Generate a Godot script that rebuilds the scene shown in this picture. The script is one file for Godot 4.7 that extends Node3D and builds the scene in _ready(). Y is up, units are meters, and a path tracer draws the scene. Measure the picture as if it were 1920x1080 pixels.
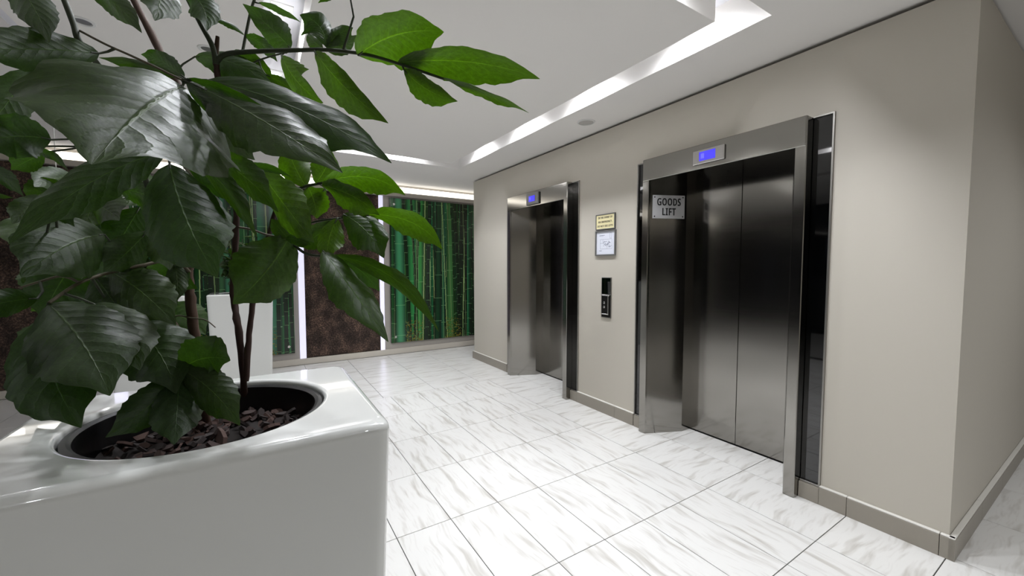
extends Node3D
# A lift lobby: two steel lift entrances in a beige wall, a glossy white planter with a
# broad-leaved plant in front, bamboo prints and soil panels on the far wall.
# Axes: x to the lift wall, -z to the far wall, y up, metres. Camera stands at x = 0, z = 0.

const EYE := 1.45
const YAW := -32.2
const PITCH := -3.0
const FPX := 753.0            # focal length in pixels of a 1920 x 1080 frame
const WALL_X := 2.875         # face of the lift wall
const BACK_Z := -6.66         # face of the far wall
const CEIL := 2.795
const TOP := 3.0              # top of the light slots
const POT := Vector3(-0.089, 1.17, -0.977)

var cam: Camera3D
var used := {}
var M := {}
var rng := RandomNumberGenerator.new()

func _ready():
	rng.seed = 11
	# ---------------------------------------------------------------- camera, sky, lights, exposure
	cam = Camera3D.new(); cam.name = "camera"
	cam.fov = rad_to_deg(2.0 * atan(540.0 / FPX)); cam.near = 0.02; cam.far = 60.0
	cam.position = Vector3(0, EYE, 0); cam.rotation_degrees = Vector3(PITCH, YAW, 0)
	add_child(cam)
	var env := Environment.new()
	env.background_mode = Environment.BG_COLOR; env.background_color = Color(0.012, 0.013, 0.016)
	env.tonemap_mode = Environment.TONE_MAPPER_LINEAR; env.tonemap_exposure = 1.0
	env.sdfgi_enabled = true; env.ssao_enabled = true; env.ssil_enabled = true
	var we := WorldEnvironment.new(); we.name = "world_environment"; we.environment = env; add_child(we)
	var SLOT_ENERGY := 1.6         # downlights hidden in the ceiling slots
	var FILL_ENERGY := 0.95        # added fill downlights behind the camera and in the corridors
	var STRIP_ENERGY := 0.12       # linear light along the far wall
	make_materials()
	build_shell()
	build_floor()
	build_ceiling(SLOT_ENERGY, FILL_ENERGY)
	build_far_wall(STRIP_ENERGY)
	build_lifts()
	build_signs()
	build_planters()
	build_plant()
	build_wires()

# ------------------------------------------------------------------ naming
func numbered(n: String) -> String:
	used[n] = used.get(n, 0) + 1
	return n if used[n] == 1 else "%s_%03d" % [n, used[n] - 1]

func thing(called: String, label: String, category: String, at_pos := Vector3.ZERO, group := "") -> Node3D:
	var o := Node3D.new(); o.name = numbered(called); add_child(o, true); o.position = at_pos
	o.set_meta("label", label); o.set_meta("category", category)
	if group != "": o.set_meta("group", group)
	return o

func struct(called: String, label: String, category: String) -> Node3D:
	var o := Node3D.new(); o.name = called; add_child(o, true)
	o.set_meta("kind", "structure"); o.set_meta("label", label); o.set_meta("category", category)
	return o

func part(called: String, mesh: Mesh, mat: Material, parent: Node, pos := Vector3.ZERO, rot := Vector3.ZERO) -> MeshInstance3D:
	var o := MeshInstance3D.new(); o.name = called; o.mesh = mesh; o.material_override = mat
	parent.add_child(o, true); o.position = pos; o.rotation = rot
	return o

# ------------------------------------------------------------------ geometry helpers
func st_new() -> SurfaceTool:
	var st := SurfaceTool.new(); st.begin(Mesh.PRIMITIVE_TRIANGLES); return st

func tri(st: SurfaceTool, a: Vector3, b: Vector3, c: Vector3, n: Vector3):
	if (b - a).cross(c - a).dot(n) > 0.0:
		var t := b; b = c; c = t
	for p: Vector3 in [a, b, c]:
		var q := p
		var uv := Vector2(q.x, q.z)
		if absf(n.x) > 0.7: uv = Vector2(q.z, -q.y)
		elif absf(n.z) > 0.7: uv = Vector2(q.x, -q.y)
		st.set_normal(n); st.set_uv(uv); st.add_vertex(p)

func quad(st: SurfaceTool, a: Vector3, b: Vector3, c: Vector3, d: Vector3, n: Vector3):
	tri(st, a, b, c, n); tri(st, a, c, d, n)

# a box with chamfered edges, from corner lo to corner hi
func add_box(st: SurfaceTool, lo: Vector3, hi: Vector3, bev := 0.002):
	var c := (lo + hi) * 0.5
	var h := (hi - lo) * 0.5
	var b := minf(bev, minf(h.x, minf(h.y, h.z)) * 0.6)
	for ax in 3:
		var u := (ax + 1) % 3
		var v := (ax + 2) % 3
		for s: float in [-1.0, 1.0]:
			var n := Vector3.ZERO; n[ax] = s
			var q: Array[Vector3] = []
			for k: Array in [[-1, -1], [1, -1], [1, 1], [-1, 1]]:
				var p := Vector3.ZERO
				p[ax] = s * h[ax]; p[u] = k[0] * (h[u] - b); p[v] = k[1] * (h[v] - b)
				q.append(c + p)
			quad(st, q[0], q[1], q[2], q[3], n)
	if b <= 0.0: return
	for ax in 3:
		var u := (ax + 1) % 3
		var v := (ax + 2) % 3
		for s: float in [-1.0, 1.0]:
			for t: float in [-1.0, 1.0]:
				var q: Array[Vector3] = []
				for e: float in [-1.0, 1.0]:
					var p1 := Vector3.ZERO; p1[ax] = e * (h[ax] - b); p1[u] = s * h[u]; p1[v] = t * (h[v] - b)
					var p2 := Vector3.ZERO; p2[ax] = e * (h[ax] - b); p2[u] = s * (h[u] - b); p2[v] = t * h[v]
					q.append(c + p1); q.append(c + p2)
				var n := Vector3.ZERO; n[u] = s; n[v] = t
				quad(st, q[0], q[1], q[3], q[2], n.normalized())
	for sx: float in [-1.0, 1.0]:
		for sy: float in [-1.0, 1.0]:
			for sz: float in [-1.0, 1.0]:
				var s := Vector3(sx, sy, sz)
				var o := c + s * (h - Vector3(b, b, b))
				tri(st, o + Vector3(sx * b, 0, 0), o + Vector3(0, sy * b, 0), o + Vector3(0, 0, sz * b), s.normalized())

func box(lo: Vector3, hi: Vector3, bev := 0.002) -> ArrayMesh:
	var st := st_new(); add_box(st, lo, hi, bev); return st.commit()

# a plan outline (x, z) raised from y0 to y1, with flat faces
func prism(outline: PackedVector2Array, y0: float, y1: float) -> ArrayMesh:
	var st := st_new()
	var mid := Vector2.ZERO
	for p in outline: mid += p / outline.size()
	var cw := Geometry2D.is_polygon_clockwise(outline)
	for i in outline.size():
		var a := outline[i]
		var b := outline[(i + 1) % outline.size()]
		var d := (b - a).normalized()
		var n2 := Vector2(d.y, -d.x) if not cw else Vector2(-d.y, d.x)
		quad(st, Vector3(a.x, y0, a.y), Vector3(b.x, y0, b.y), Vector3(b.x, y1, b.y), Vector3(a.x, y1, a.y), Vector3(n2.x, 0, n2.y))
	var idx := Geometry2D.triangulate_polygon(outline)
	for i in range(0, idx.size(), 3):
		for y: float in [y0, y1]:
			var a := outline[idx[i]]
			var b := outline[idx[i + 1]]
			var c := outline[idx[i + 2]]
			tri(st, Vector3(a.x, y, a.y), Vector3(b.x, y, b.y), Vector3(c.x, y, c.y), Vector3(0, -1 if y == y0 else 1, 0))
	return st.commit()

# a smooth tube through points, with a radius at each
func add_tube(st: SurfaceTool, pts: Array, rad: Array, sides := 8):
	var rings := []
	var up := Vector3(0.31, 0.2, 0.93).normalized()
	for i in pts.size():
		var t: Vector3 = (pts[mini(i + 1, pts.size() - 1)] - pts[maxi(i - 1, 0)]).normalized()
		var a := t.cross(up).normalized()
		var b := a.cross(t).normalized()
		var ring := []
		for k in sides:
			var w := TAU * k / sides
			var n := a * cos(w) + b * sin(w)
			ring.append([pts[i] + n * rad[i], n])
		rings.append(ring)
	for i in rings.size() - 1:
		for k in sides:
			var k2 := (k + 1) % sides
			var q := [rings[i][k], rings[i][k2], rings[i + 1][k2], rings[i + 1][k]]
			smooth_quad(st, q, [Vector2(float(k) / sides, i), Vector2(float(k + 1) / sides, i), Vector2(float(k + 1) / sides, i + 1), Vector2(float(k) / sides, i + 1)])
	for e: int in [0, rings.size() - 1]:
		var n: Vector3 = (pts[e] - pts[1 if e == 0 else e - 1]).normalized()
		for k in range(1, sides - 1):
			tri(st, rings[e][0][0], rings[e][k][0], rings[e][k + 1][0], n)

# q: four [position, normal] pairs in order round the face
func smooth_quad(st: SurfaceTool, q: Array, uv: Array):
	var fn: Vector3 = q[0][1] + q[1][1] + q[2][1] + q[3][1]
	for t: Array in [[0, 1, 2], [0, 2, 3]]:
		var o: Array = t
		if (q[t[1]][0] - q[t[0]][0]).cross(q[t[2]][0] - q[t[0]][0]).dot(fn) > 0.0: o = [t[0], t[2], t[1]]
		for k: int in o:
			st.set_normal(q[k][1]); st.set_uv(uv[k]); st.add_vertex(q[k][0])

# a lathed profile of (radius, y) points round the y axis
func lathe(profile: Array, sides := 32) -> ArrayMesh:
	var st := st_new()
	for i in profile.size() - 1:
		var a: Vector2 = profile[i]
		var b: Vector2 = profile[i + 1]
		var d := (b - a).normalized()
		for k in sides:
			var w0 := TAU * k / sides
			var w1 := TAU * (k + 1) / sides
			var n0 := Vector3(cos(w0) * -d.y, d.x, sin(w0) * -d.y)
			var n1 := Vector3(cos(w1) * -d.y, d.x, sin(w1) * -d.y)
			smooth_quad(st, [[Vector3(cos(w0) * a.x, a.y, sin(w0) * a.x), n0], [Vector3(cos(w1) * a.x, a.y, sin(w1) * a.x), n1], [Vector3(cos(w1) * b.x, b.y, sin(w1) * b.x), n1], [Vector3(cos(w0) * b.x, b.y, sin(w0) * b.x), n0]], [Vector2(0, 0), Vector2(1, 0), Vector2(1, 1), Vector2(0, 1)])
	return st.commit()

# the point seen at pixel (x, y) of the photograph, d metres in front of the camera
func at(x: float, y: float, d: float) -> Vector3:
	return cam.transform * Vector3((x - 960.0) / FPX * d, -(y - 540.0) / FPX * d, -d)

func on_plane(x: float, y: float, h: float) -> Vector3:
	var r := at(x, y, 1.0) - cam.position
	return cam.position + r * ((h - EYE) / r.y)

# ------------------------------------------------------------------ materials
func mat(c: Color, rough := 0.6, metal := 0.0) -> StandardMaterial3D:
	var m := StandardMaterial3D.new(); m.albedo_color = c; m.roughness = rough; m.metallic = metal
	return m

func glow(c: Color, e: float, body := Color(0.9, 0.9, 0.9)) -> StandardMaterial3D:
	var m := mat(body, 0.5)
	m.emission_enabled = true; m.emission = c; m.emission_energy_multiplier = e
	return m

func fnl(s: int, freq: float, oct := 3) -> FastNoiseLite:
	var n := FastNoiseLite.new(); n.seed = s; n.frequency = freq; n.fractal_octaves = oct
	return n

func tex(im: Image) -> ImageTexture:
	im.generate_mipmaps(); return ImageTexture.create_from_image(im)

func make_materials():
	# wall paint: beige emulsion with a faint roller stipple
	M.paint = mat(Color(0.77, 0.748, 0.70), 0.62)
	var nt := NoiseTexture2D.new(); nt.width = 512; nt.height = 512; nt.seamless = true; nt.as_normal_map = true; nt.bump_strength = 1.0
	nt.noise = fnl(3, 0.05, 3)
	M.paint.normal_enabled = true; M.paint.normal_texture = nt; M.paint.normal_scale = 0.12
	M.paint.uv1_triplanar = true; M.paint.uv1_world_triplanar = true; M.paint.uv1_scale = Vector3(2.2, 2.2, 2.2)
	M.ceiling = mat(Color(0.925, 0.915, 0.90), 0.85)
	M.slot = mat(Color(0.88, 0.88, 0.9), 0.7)
	M.grout = mat(Color(0.22, 0.21, 0.20), 0.95)
	M.skirting = mat(Color(0.60, 0.575, 0.53), 0.42)
	M.skirting_top = mat(Color(0.90, 0.89, 0.86), 0.5)
	M.ledge = mat(Color(0.80, 0.775, 0.73), 0.5)
	M.pelmet = mat(Color(0.62, 0.60, 0.57), 0.5)
	M.backing = mat(Color(0.66, 0.64, 0.61), 0.5)
	M.dark_room = mat(Color(0.05, 0.052, 0.055), 0.5)
	M.night_glass = mat(Color(0.012, 0.014, 0.017), 0.04)
	M.mullion = mat(Color(0.07, 0.07, 0.072), 0.4, 0.4)
	# brushed stainless steel
	var br := Image.create(64, 512, false, Image.FORMAT_RGB8)
	var g := fnl(21, 0.35, 2)
	for y in 512:
		for x in 64:
			var v := 0.80 + 0.12 * g.get_noise_2d(x * 0.02, y * 1.7)
			br.set_pixel(x, y, Color(v, v, v))
	M.steel = mat(Color(0.60, 0.59, 0.57), 0.165, 1.0)
	M.steel.roughness_texture = tex(br); M.steel.uv1_scale = Vector3(1.0, 1.0, 1.0)
	M.steel_bright = mat(Color(0.75, 0.74, 0.73), 0.25, 1.0)
	M.trim = mat(Color(0.62, 0.61, 0.59), 0.35, 1.0)
	M.black_glass = mat(Color(0.012, 0.013, 0.014), 0.03); M.black_glass.metallic_specular = 1.0
	M.sign_metal = mat(Color(0.78, 0.78, 0.785), 0.45, 0.25)
	M.ink = mat(Color(0.03, 0.03, 0.03), 0.6)
	M.screw = mat(Color(0.05, 0.05, 0.05), 0.4, 0.6)
	M.rubber = mat(Color(0.025, 0.025, 0.025), 0.7)
	M.cream = mat(Color(0.93, 0.89, 0.70), 0.5)
	M.brown_ink = mat(Color(0.16, 0.11, 0.05), 0.6)
	M.frame_grey = mat(Color(0.50, 0.50, 0.49), 0.4, 0.6)
	M.white_plastic = mat(Color(0.86, 0.86, 0.85), 0.4)
	M.gel = mat(Color(0.86, 0.865, 0.85), 0.22)
	M.gel.clearcoat_enabled = true; M.gel.clearcoat = 1.0; M.gel.clearcoat_roughness = 0.03
	M.pot_black = mat(Color(0.022, 0.022, 0.024), 0.35)
	M.peat = mat(Color(0.09, 0.062, 0.047), 0.95)
	M.wire = mat(Color(0.8, 0.8, 0.78), 0.35, 0.6)
	M.bolt = mat(Color(0.8, 0.8, 0.78), 0.25, 1.0)
	M.lamp = glow(Color(0.93, 0.95, 1.0), 6.0)
	M.strip = glow(Color(1.0, 0.98, 0.94), 1.7)
	M.lightbox = glow(Color(0.86, 0.85, 0.98), 0.75)
	M.screen = glow(Color(0.30, 0.27, 1.0), 1.0, Color(0.02, 0.02, 0.03))
	M.screen_ink = glow(Color(0.45, 0.45, 1.0), 1.0, Color(0.02, 0.02, 0.03))
	for i in 3:
		var c: Color = [Color(0.17, 0.105, 0.085), Color(0.25, 0.17, 0.14), Color(0.12, 0.075, 0.06)][i]
		M["chip%d" % i] = mat(c, 0.85)
	M.bark = mat(Color(0.27, 0.19, 0.13), 0.8)
	M.bark_red = mat(Color(0.20, 0.115, 0.075), 0.75)
	M.green_stem = mat(Color(0.20, 0.23, 0.15), 0.6)
	M.twig = mat(Color(0.34, 0.31, 0.24), 0.75)
	leaf_materials()
	tile_materials()

# leaf blade seen flat: u across, v from stalk to tip; pale midrib and side veins
func leaf_materials():
	var w := 192
	var h := 384
	var im := Image.create(w, h, false, Image.FORMAT_RGB8)
	var bump := Image.create(w, h, false, Image.FORMAT_RGB8)
	var n := fnl(5, 0.045, 4)
	var n2 := fnl(9, 0.16, 2)
	for y in h:
		for x in w:
			var u := absf((x + 0.5) / w - 0.5) * 2.0
			var v := (y + 0.5) / h
			var s := v * 10.0 - u * 2.3 + (0.5 if x < w / 2 else 0.0) + 0.12 * n.get_noise_2d(x, y)
			var fr := absf(s - roundf(s))
			var vein := clampf(1.0 - fr / 0.075, 0.0, 1.0) * (1.0 - 0.6 * u)
			var rib := clampf(1.0 - u / (0.045 * (1.15 - v)), 0.0, 1.0)
			var mott := n.get_noise_2d(x, y) * 0.09 + n2.get_noise_2d(x, y) * 0.05
			var k := 0.70 + mott + 0.10 * vein + 0.30 * rib
			im.set_pixel(x, y, Color(clampf(k + 0.05 * rib, 0, 1), clampf(k, 0, 1), clampf(k - 0.02 + 0.03 * rib, 0, 1)))
			var hgt := 0.45 + 0.35 * sqrt(clampf(fr * 2.0, 0.0, 1.0)) - 0.25 * rib + mott * 0.3
			bump.set_pixel(x, y, Color(hgt, hgt, hgt))
	bump.bump_map_to_normal_map(3.0)
	var t := tex(im)
	var b := tex(bump)
	# one species: three close tints of the same green, dealt out at random
	for k in 3:
		var m := mat([Color(0.315, 0.415, 0.235), Color(0.33, 0.42, 0.235), Color(0.305, 0.41, 0.245)][k], 0.46)
		m.albedo_texture = t; m.normal_enabled = true; m.normal_texture = b; m.normal_scale = 1.3
		m.cull_mode = BaseMaterial3D.CULL_DISABLED
		m.backlight_enabled = true; m.backlight = Color(0.80, 1.0, 0.22)
		M["leaf_%d" % k] = m
	# lighter, yellower green: light shining through the right-hand leaves put into the colour
	M.backlit_leaf = M.leaf_0.duplicate()
	M.backlit_leaf.albedo_color = Color(0.46, 0.57, 0.25)

# porcelain tiles: off-white with soft grey-beige streaks along the tile
func tile_materials():
	var w := 256
	var h := 384
	for i in 6:
		var im := Image.create(w, h, false, Image.FORMAT_RGB8)
		var n := fnl(40 + i, 0.02, 4)
		n.noise_type = FastNoiseLite.TYPE_PERLIN
		var wob := fnl(70 + i, 0.006, 2)
		wob.noise_type = FastNoiseLite.TYPE_PERLIN
		for y in h:
			for x in w:
				var xx := x + 16.0 * wob.get_noise_2d(x * 0.4, y)
				var a := n.get_noise_2d(xx * 2.6, y * 0.22)
				var b := n.get_noise_2d(xx * 7.0 + 400.0, y * 0.5)
				var s := clampf((a - 0.05) * 2.6, 0.0, 1.0) * 0.75 + clampf((b - 0.15) * 1.8, 0.0, 1.0) * 0.45
				var c := Color(0.915, 0.91, 0.895).lerp(Color(0.765, 0.75, 0.72), clampf(s, 0.0, 1.0))
				im.set_pixel(x, y, c)
		var m := mat(Color.WHITE, 0.30)
		m.albedo_texture = tex(im)
		M["tile%d" % i] = m

# ------------------------------------------------------------------ room shell
func build_shell():
	var wr := struct("wall_right", "beige painted wall that holds the two lift entrances", "wall")
	# front of the lift block, in piers between and lintels over the lift openings; its near end
	# face, and a set-back band along the top that leaves the dark shadow gap under the ceiling
	var zs := [[-5.69, -4.67], [-3.23, -2.46], [-1.02, -0.475]]
	var front := st_new()
	for z: Array in zs:
		add_box(front, Vector3(WALL_X, 0, z[0]), Vector3(3.36, 2.77, z[1]), 0.0)
	for z: Array in [[-4.67, -3.23], [-2.46, -1.02]]:
		add_box(front, Vector3(WALL_X, 2.357, z[0]), Vector3(3.36, 2.77, z[1]), 0.0)
	part("plaster_front", front.commit(), M.paint, wr)
	part("core", box(Vector3(3.34, 0, -5.69), Vector3(7.1, 2.77, -0.475), 0.004), M.paint, wr)
	part("shadow_gap", box(Vector3(WALL_X + 0.14, 2.76, -5.55), Vector3(7.1, 2.80, -0.615), 0.0), M.paint, wr)
	# skirting of tile lengths with open joints
	var sk := struct("baseboard_right", "beige tile skirting with a pale top edge along the lift wall", "skirting")
	var runs := [[-5.715, -4.67, -4.98], [-3.23, -2.46, -2.685], [-1.02, -0.45, -0.882]]
	for r: Array in runs:
		var cuts := [r[0], r[2], r[1]]
		if r[1] == -0.45: cuts = [r[0], r[2], -0.505, r[1]]
		for i in cuts.size() - 1:
			part("skirting_tile", box(Vector3(WALL_X - 0.022, 0, cuts[i] + 0.0012), Vector3(WALL_X + 0.001, 0.108, cuts[i + 1] - 0.0012), 0.001), M.skirting, sk)
			part("skirting_cap", box(Vector3(WALL_X - 0.020, 0.108, cuts[i] + 0.0012), Vector3(WALL_X + 0.001, 0.116, cuts[i + 1] - 0.0012), 0.002), M.skirting_top, sk)
	var sn := struct("baseboard_near", "beige tile skirting round the corner of the lift block", "skirting")
	var x := WALL_X - 0.022
	while x < 7.0:
		var x2 := minf(x + 0.6, 7.0)
		part("skirting_tile", box(Vector3(x, 0, -0.474), Vector3(x2 - 0.0024, 0.108, -0.45), 0.001), M.skirting, sn)
		part("skirting_cap", box(Vector3(x, 0.108, -0.474), Vector3(x2 - 0.0024, 0.116, -0.452), 0.002), M.skirting_top, sn)
		x = x2
	# sides the camera only sees mirrored in the steel: night glazing to the left, walls elsewhere
	var wl := struct("window_1", "tall dark glazing opposite the lifts, night outside", "window")
	for i in 8:
		var z0 := BACK_Z + i * 1.3
		part("pane", box(Vector3(-4.55, 0.08, z0 + 0.03), Vector3(-4.53, 2.70, z0 + 1.27), 0.0), M.night_glass, wl)
		part("mullion", box(Vector3(-4.58, 0, z0 - 0.03), Vector3(-4.48, 2.795, z0 + 0.03), 0.004), M.mullion, wl)
	part("rail", box(Vector3(-4.58, 0, BACK_Z), Vector3(-4.48, 0.08, 3.74), 0.004), M.mullion, wl)
	part("rail", box(Vector3(-4.58, 2.70, BACK_Z), Vector3(-4.48, 2.80, 3.74), 0.004), M.mullion, wl)
	var wl2 := struct("wall_left", "dark outer wall behind the glazing opposite the lifts", "wall")
	part("slab", box(Vector3(-4.9, 0, -6.9), Vector3(-4.75, 3.1, 3.9), 0.0), M.dark_room, wl2)
	var wn := struct("wall_near", "beige wall behind the photographer", "wall")
	part("slab", box(Vector3(-4.9, 0, 3.7), Vector3(7.3, 3.1, 3.9), 0.0), M.paint, wn)
	var we := struct("wall_end", "beige wall closing the side corridor", "wall")
	part("slab", box(Vector3(7.1, 0, -6.9), Vector3(7.3, 3.1, 3.9), 0.0), M.paint, we)

func build_floor():
	var f := struct("floor", "streaked off-white porcelain tiles with thin dark joints", "floor")
	part("screed", box(Vector3(-4.9, -0.12, -6.9), Vector3(7.3, -0.004, 3.9), 0.0), M.grout, f)
	# x lines of the main field, z lines of its rows
	var long_mesh := tile_mesh(0.3115, 0.6)
	var xs: Array[float] = []
	for k in 14: xs.append(2.454 - 0.3115 * (13 - k))
	var zs: Array[float] = [-4.47, -3.869, -3.271, -2.684, -2.085, -1.4855, -0.882, -0.48, 0.12]
	for i in xs.size() - 1:
		for j in zs.size() - 1:
			lay(f, xs[i], xs[i + 1], zs[j], zs[j + 1], false)
	# border along the lift wall and in front of the lift doors, laid across
	for j in zs.size() - 1:
		lay(f, 2.454, 2.892, zs[j], zs[j + 1], true)
		if zs[j] < -0.49:
			lay(f, 2.892, 3.30, zs[j], zs[j + 1], true)
	# side corridor past the corner
	for i in 6:
		lay(f, 2.892 + i * 0.6, 3.492 + i * 0.6, -0.48, -0.1715, true)
		lay(f, 2.892 + i * 0.6, 3.492 + i * 0.6, -0.1715, 0.12, true)
	# far border by the bamboo wall
	var fx: Array[float] = [-0.67, -0.07, 0.53, 1.13, 1.735, 2.32, 2.92, 3.52, 4.12]
	for i in fx.size() - 1:
		for j in 7:
			lay(f, fx[i], fx[i + 1], -6.62 + j * 0.3071, -6.62 + (j + 1) * 0.3071, true)
	# everything outside the frame or hidden, joined
	var st := st_new()
	for i in 14:
		for j in 18:
			var p := Vector3(-4.88 + i * 0.3115, 0, -6.62 + j * 0.6)
			if p.x + 0.3115 < (-0.68 if p.z < -4.4 else xs[0] + 0.001):
				add_box(st, p + Vector3(0.0016, -0.008, 0.0016), p + Vector3(0.31, 0, 0.5984), 0.001)
	for i in 40:
		for j in 6:
			var p := Vector3(-4.88 + i * 0.3115, 0, 0.12 + j * 0.6)
			add_box(st, p + Vector3(0.0016, -0.008, 0.0016), p + Vector3(0.31, 0, 0.5984), 0.001)
	for i in 5:
		for j in 4:
			var p := Vector3(4.12 + i * 0.6, 0, -6.62 + j * 0.3071)
			add_box(st, p + Vector3(0.0016, -0.008, 0.0016), p + Vector3(0.5984, 0, 0.3055), 0.001)
	var rest := part("floor_tiles_beyond", st.commit(), mat(Color(0.778, 0.77, 0.752), 0.3), f)
	rest.set_meta("kind", "stuff")

var tile_cache := {}
func tile_mesh(w: float, l: float) -> ArrayMesh:
	var key := "%.3f %.3f" % [w, l]
	if not tile_cache.has(key):
		var st := st_new()
		var a := w / 2 - 0.0021
		var b := l / 2 - 0.0021
		var c := 0.0008
		var r := [Vector3(-a, -0.008, -b), Vector3(a, -0.008, -b), Vector3(a, -0.008, b), Vector3(-a, -0.008, b)]
		var m := [Vector3(-a, -c, -b), Vector3(a, -c, -b), Vector3(a, -c, b), Vector3(-a, -c, b)]
		var t := [Vector3(-a + c, 0, -b + c), Vector3(a - c, 0, -b + c), Vector3(a - c, 0, b - c), Vector3(-a + c, 0, b - c)]
		var put := func(p: Vector3, n: Vector3):
			st.set_normal(n); st.set_uv(Vector2(p.x / 0.64 + 0.5, p.z / 0.64 + 0.5)); st.add_vertex(p)
		for k: int in [0, 1, 2, 0, 2, 3]: put.call(t[k], Vector3.UP)
		var side := [Vector3(0, 0, -1), Vector3(1, 0, 0), Vector3(0, 0, 1), Vector3(-1, 0, 0)]
		for k in 4:
			var k2 := (k + 1) % 4
			for p: Vector3 in [m[k], m[k2], t[k2], m[k], t[k2], t[k]]: put.call(p, (side[k] + Vector3.UP).normalized())
			for p: Vector3 in [r[k], r[k2], m[k2], r[k], m[k2], m[k]]: put.call(p, side[k])
		tile_cache[key] = st.commit()
	return tile_cache[key]

func lay(f: Node3D, x0: float, x1: float, z0: float, z1: float, across: bool):
	var w := (z1 - z0) if across else (x1 - x0)
	var l := (x1 - x0) if across else (z1 - z0)
	var flip := PI if rng.randf() < 0.5 else 0.0
	part("floor_tile", tile_mesh(w, l), M["tile%d" % (rng.randi() % 6)], f, Vector3((x0 + x1) / 2, 0, (z0 + z1) / 2), Vector3(0, (PI / 2 if across else 0.0) + flip, 0))

# ------------------------------------------------------------------ ceiling with light slots
func build_ceiling(slot_e: float, fill_e: float):
	var c := struct("ceiling", "pale plaster ceiling with a hanging raft and light slots round it", "ceiling")
	part("slab", box(Vector3(-4.9, TOP, -6.9), Vector3(7.3, TOP + 0.12, 3.9), 0.0), M.slot, c)
	var lo := CEIL
	var hi := TOP + 0.01
	# [x0, x1, z0, z1] of the plaster bulkheads
	for b: Array in [[2.36, 7.2, -6.9, 3.8], [-4.8, 2.36, -5.12 - 1.78, -5.12], [-4.8, 2.36, -1.14, 3.8], [-4.8, -1.31, -5.12, -1.14]]:
		part("bulkhead", box(Vector3(b[0], lo, b[2]), Vector3(b[1], hi, b[3]), 0.0), M.ceiling, c)
	for r: Array in [[0.265, 2.16, -4.92, -1.335], [-1.10, 0.057, -4.92, -1.335]]:
		part("ceiling_raft", box(Vector3(r[0], lo, r[2]), Vector3(r[1], TOP - 0.03, r[3]), 0.001), M.ceiling, c)
	# downlights in the slots
	var nth := ["nearest", "second", "third", "fourth"]
	var spots := []               # [place, run it belongs to, which of the run, share of the energy]
	for i in 4: spots.append([Vector3(2.255, TOP, -1.55 - 0.95 * i), "of the four in the ceiling slot beside the lift wall", nth[i], 1.0])
	for i in 4: spots.append([Vector3(0.16, TOP, -1.9 - 0.95 * i), "of the four in the ceiling slot above the plant", nth[i], [1.0, 0.7, 0.4, 0.3][i]])
	for i in 3: spots.append([Vector3(-1.205, TOP, -1.9 - 1.4 * i), "of the three in the leftmost ceiling slot", nth[i], 0.25])
	for i in 2: spots.append([Vector3(1.55 - 0.8 * i, TOP, -5.02), "of the two from the lift wall in the far slot", nth[i], 0.8])
	for i in 3: spots.append([Vector3(1.55 - 0.695 * i, TOP, -1.24), "of the three from the lift wall in the slot nearest the camera", nth[i], [1.0, 1.0, 0.4][i]])  # the third is added over the planter to light its top and the leaves
	for s: Array in spots:
		downlight(s[0], slot_e * s[3], "square-plated downlight, %s %s" % [s[2], s[1]], "downlights in the ceiling slots")
	# added fill lamps, built as flush downlights, behind the camera and in the corridors
	for p: Vector2 in [Vector2(-1.8, 1.7), Vector2(1.5, 1.4), Vector2(3.6, 1.0), Vector2(-1.4, 2.6), Vector2(0.9, 2.6), Vector2(2.9, 2.6), Vector2(4.6, 1.2), Vector2(4.4, -6.15), Vector2(-2.9, -1.2), Vector2(-2.9, -3.6)]:
		downlight(Vector3(p.x, CEIL, p.y), fill_e, "added fill downlight set flush in the plain ceiling outside the light slots", "added fill downlights")
	# two dark, unlit round fittings on the left raft and the loudspeaker grille by the lift wall
	for p: Array in [[Vector3(-0.78, CEIL, -3.18), "unlit round recessed fitting on the grey ceiling at far left"], [Vector3(-0.228, CEIL, -3.165), "unlit round recessed fitting behind the forked green branch"]]:
		var t := thing("ceiling_fitting", p[1], "ceiling light", p[0])
		part("ring", lathe([Vector2(0.036, 0.0), Vector2(0.040, -0.006), Vector2(0.052, -0.005), Vector2(0.055, 0.0)]), M.white_plastic, t)
		part("lens", lathe([Vector2(0.0, -0.001), Vector2(0.036, -0.001)]), M.frame_grey, t)
	var sp := thing("ceiling_speaker", "round flat white speaker grille on the ceiling near the lift wall", "speaker", Vector3(2.614, CEIL, -2.857))
	part("rim", lathe([Vector2(0.066, 0.0), Vector2(0.068, -0.007), Vector2(0.080, -0.006), Vector2(0.084, 0.0)]), M.white_plastic, sp)
	part("grille", lathe([Vector2(0.0, -0.004), Vector2(0.05, -0.0035), Vector2(0.067, -0.002)]), mat(Color(0.72, 0.71, 0.69), 0.7), sp)

func downlight(p: Vector3, e: float, label: String, group: String):
	var t := thing("downlight", label, "ceiling light", p, group)
	part("plate", box(Vector3(-0.06, -0.006, -0.06), Vector3(0.06, 0.001, 0.06), 0.002), M.white_plastic, t)
	part("lens", lathe([Vector2(0.0, -0.010), Vector2(0.03, -0.009), Vector2(0.036, -0.0055)], 24), M.lamp, t)
	var l := SpotLight3D.new(); l.name = "lamp_light"; t.add_child(l, true)
	l.position = Vector3(0, -0.02, 0); l.rotation_degrees = Vector3(-90, 0, 0)
	l.spot_angle = 78.0; l.spot_angle_attenuation = 0.6; l.spot_range = 14.0; l.spot_attenuation = 2.0
	l.light_energy = e; l.light_color = Color(0.965, 0.975, 1.0); l.light_size = 0.036; l.shadow_enabled = true

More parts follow.
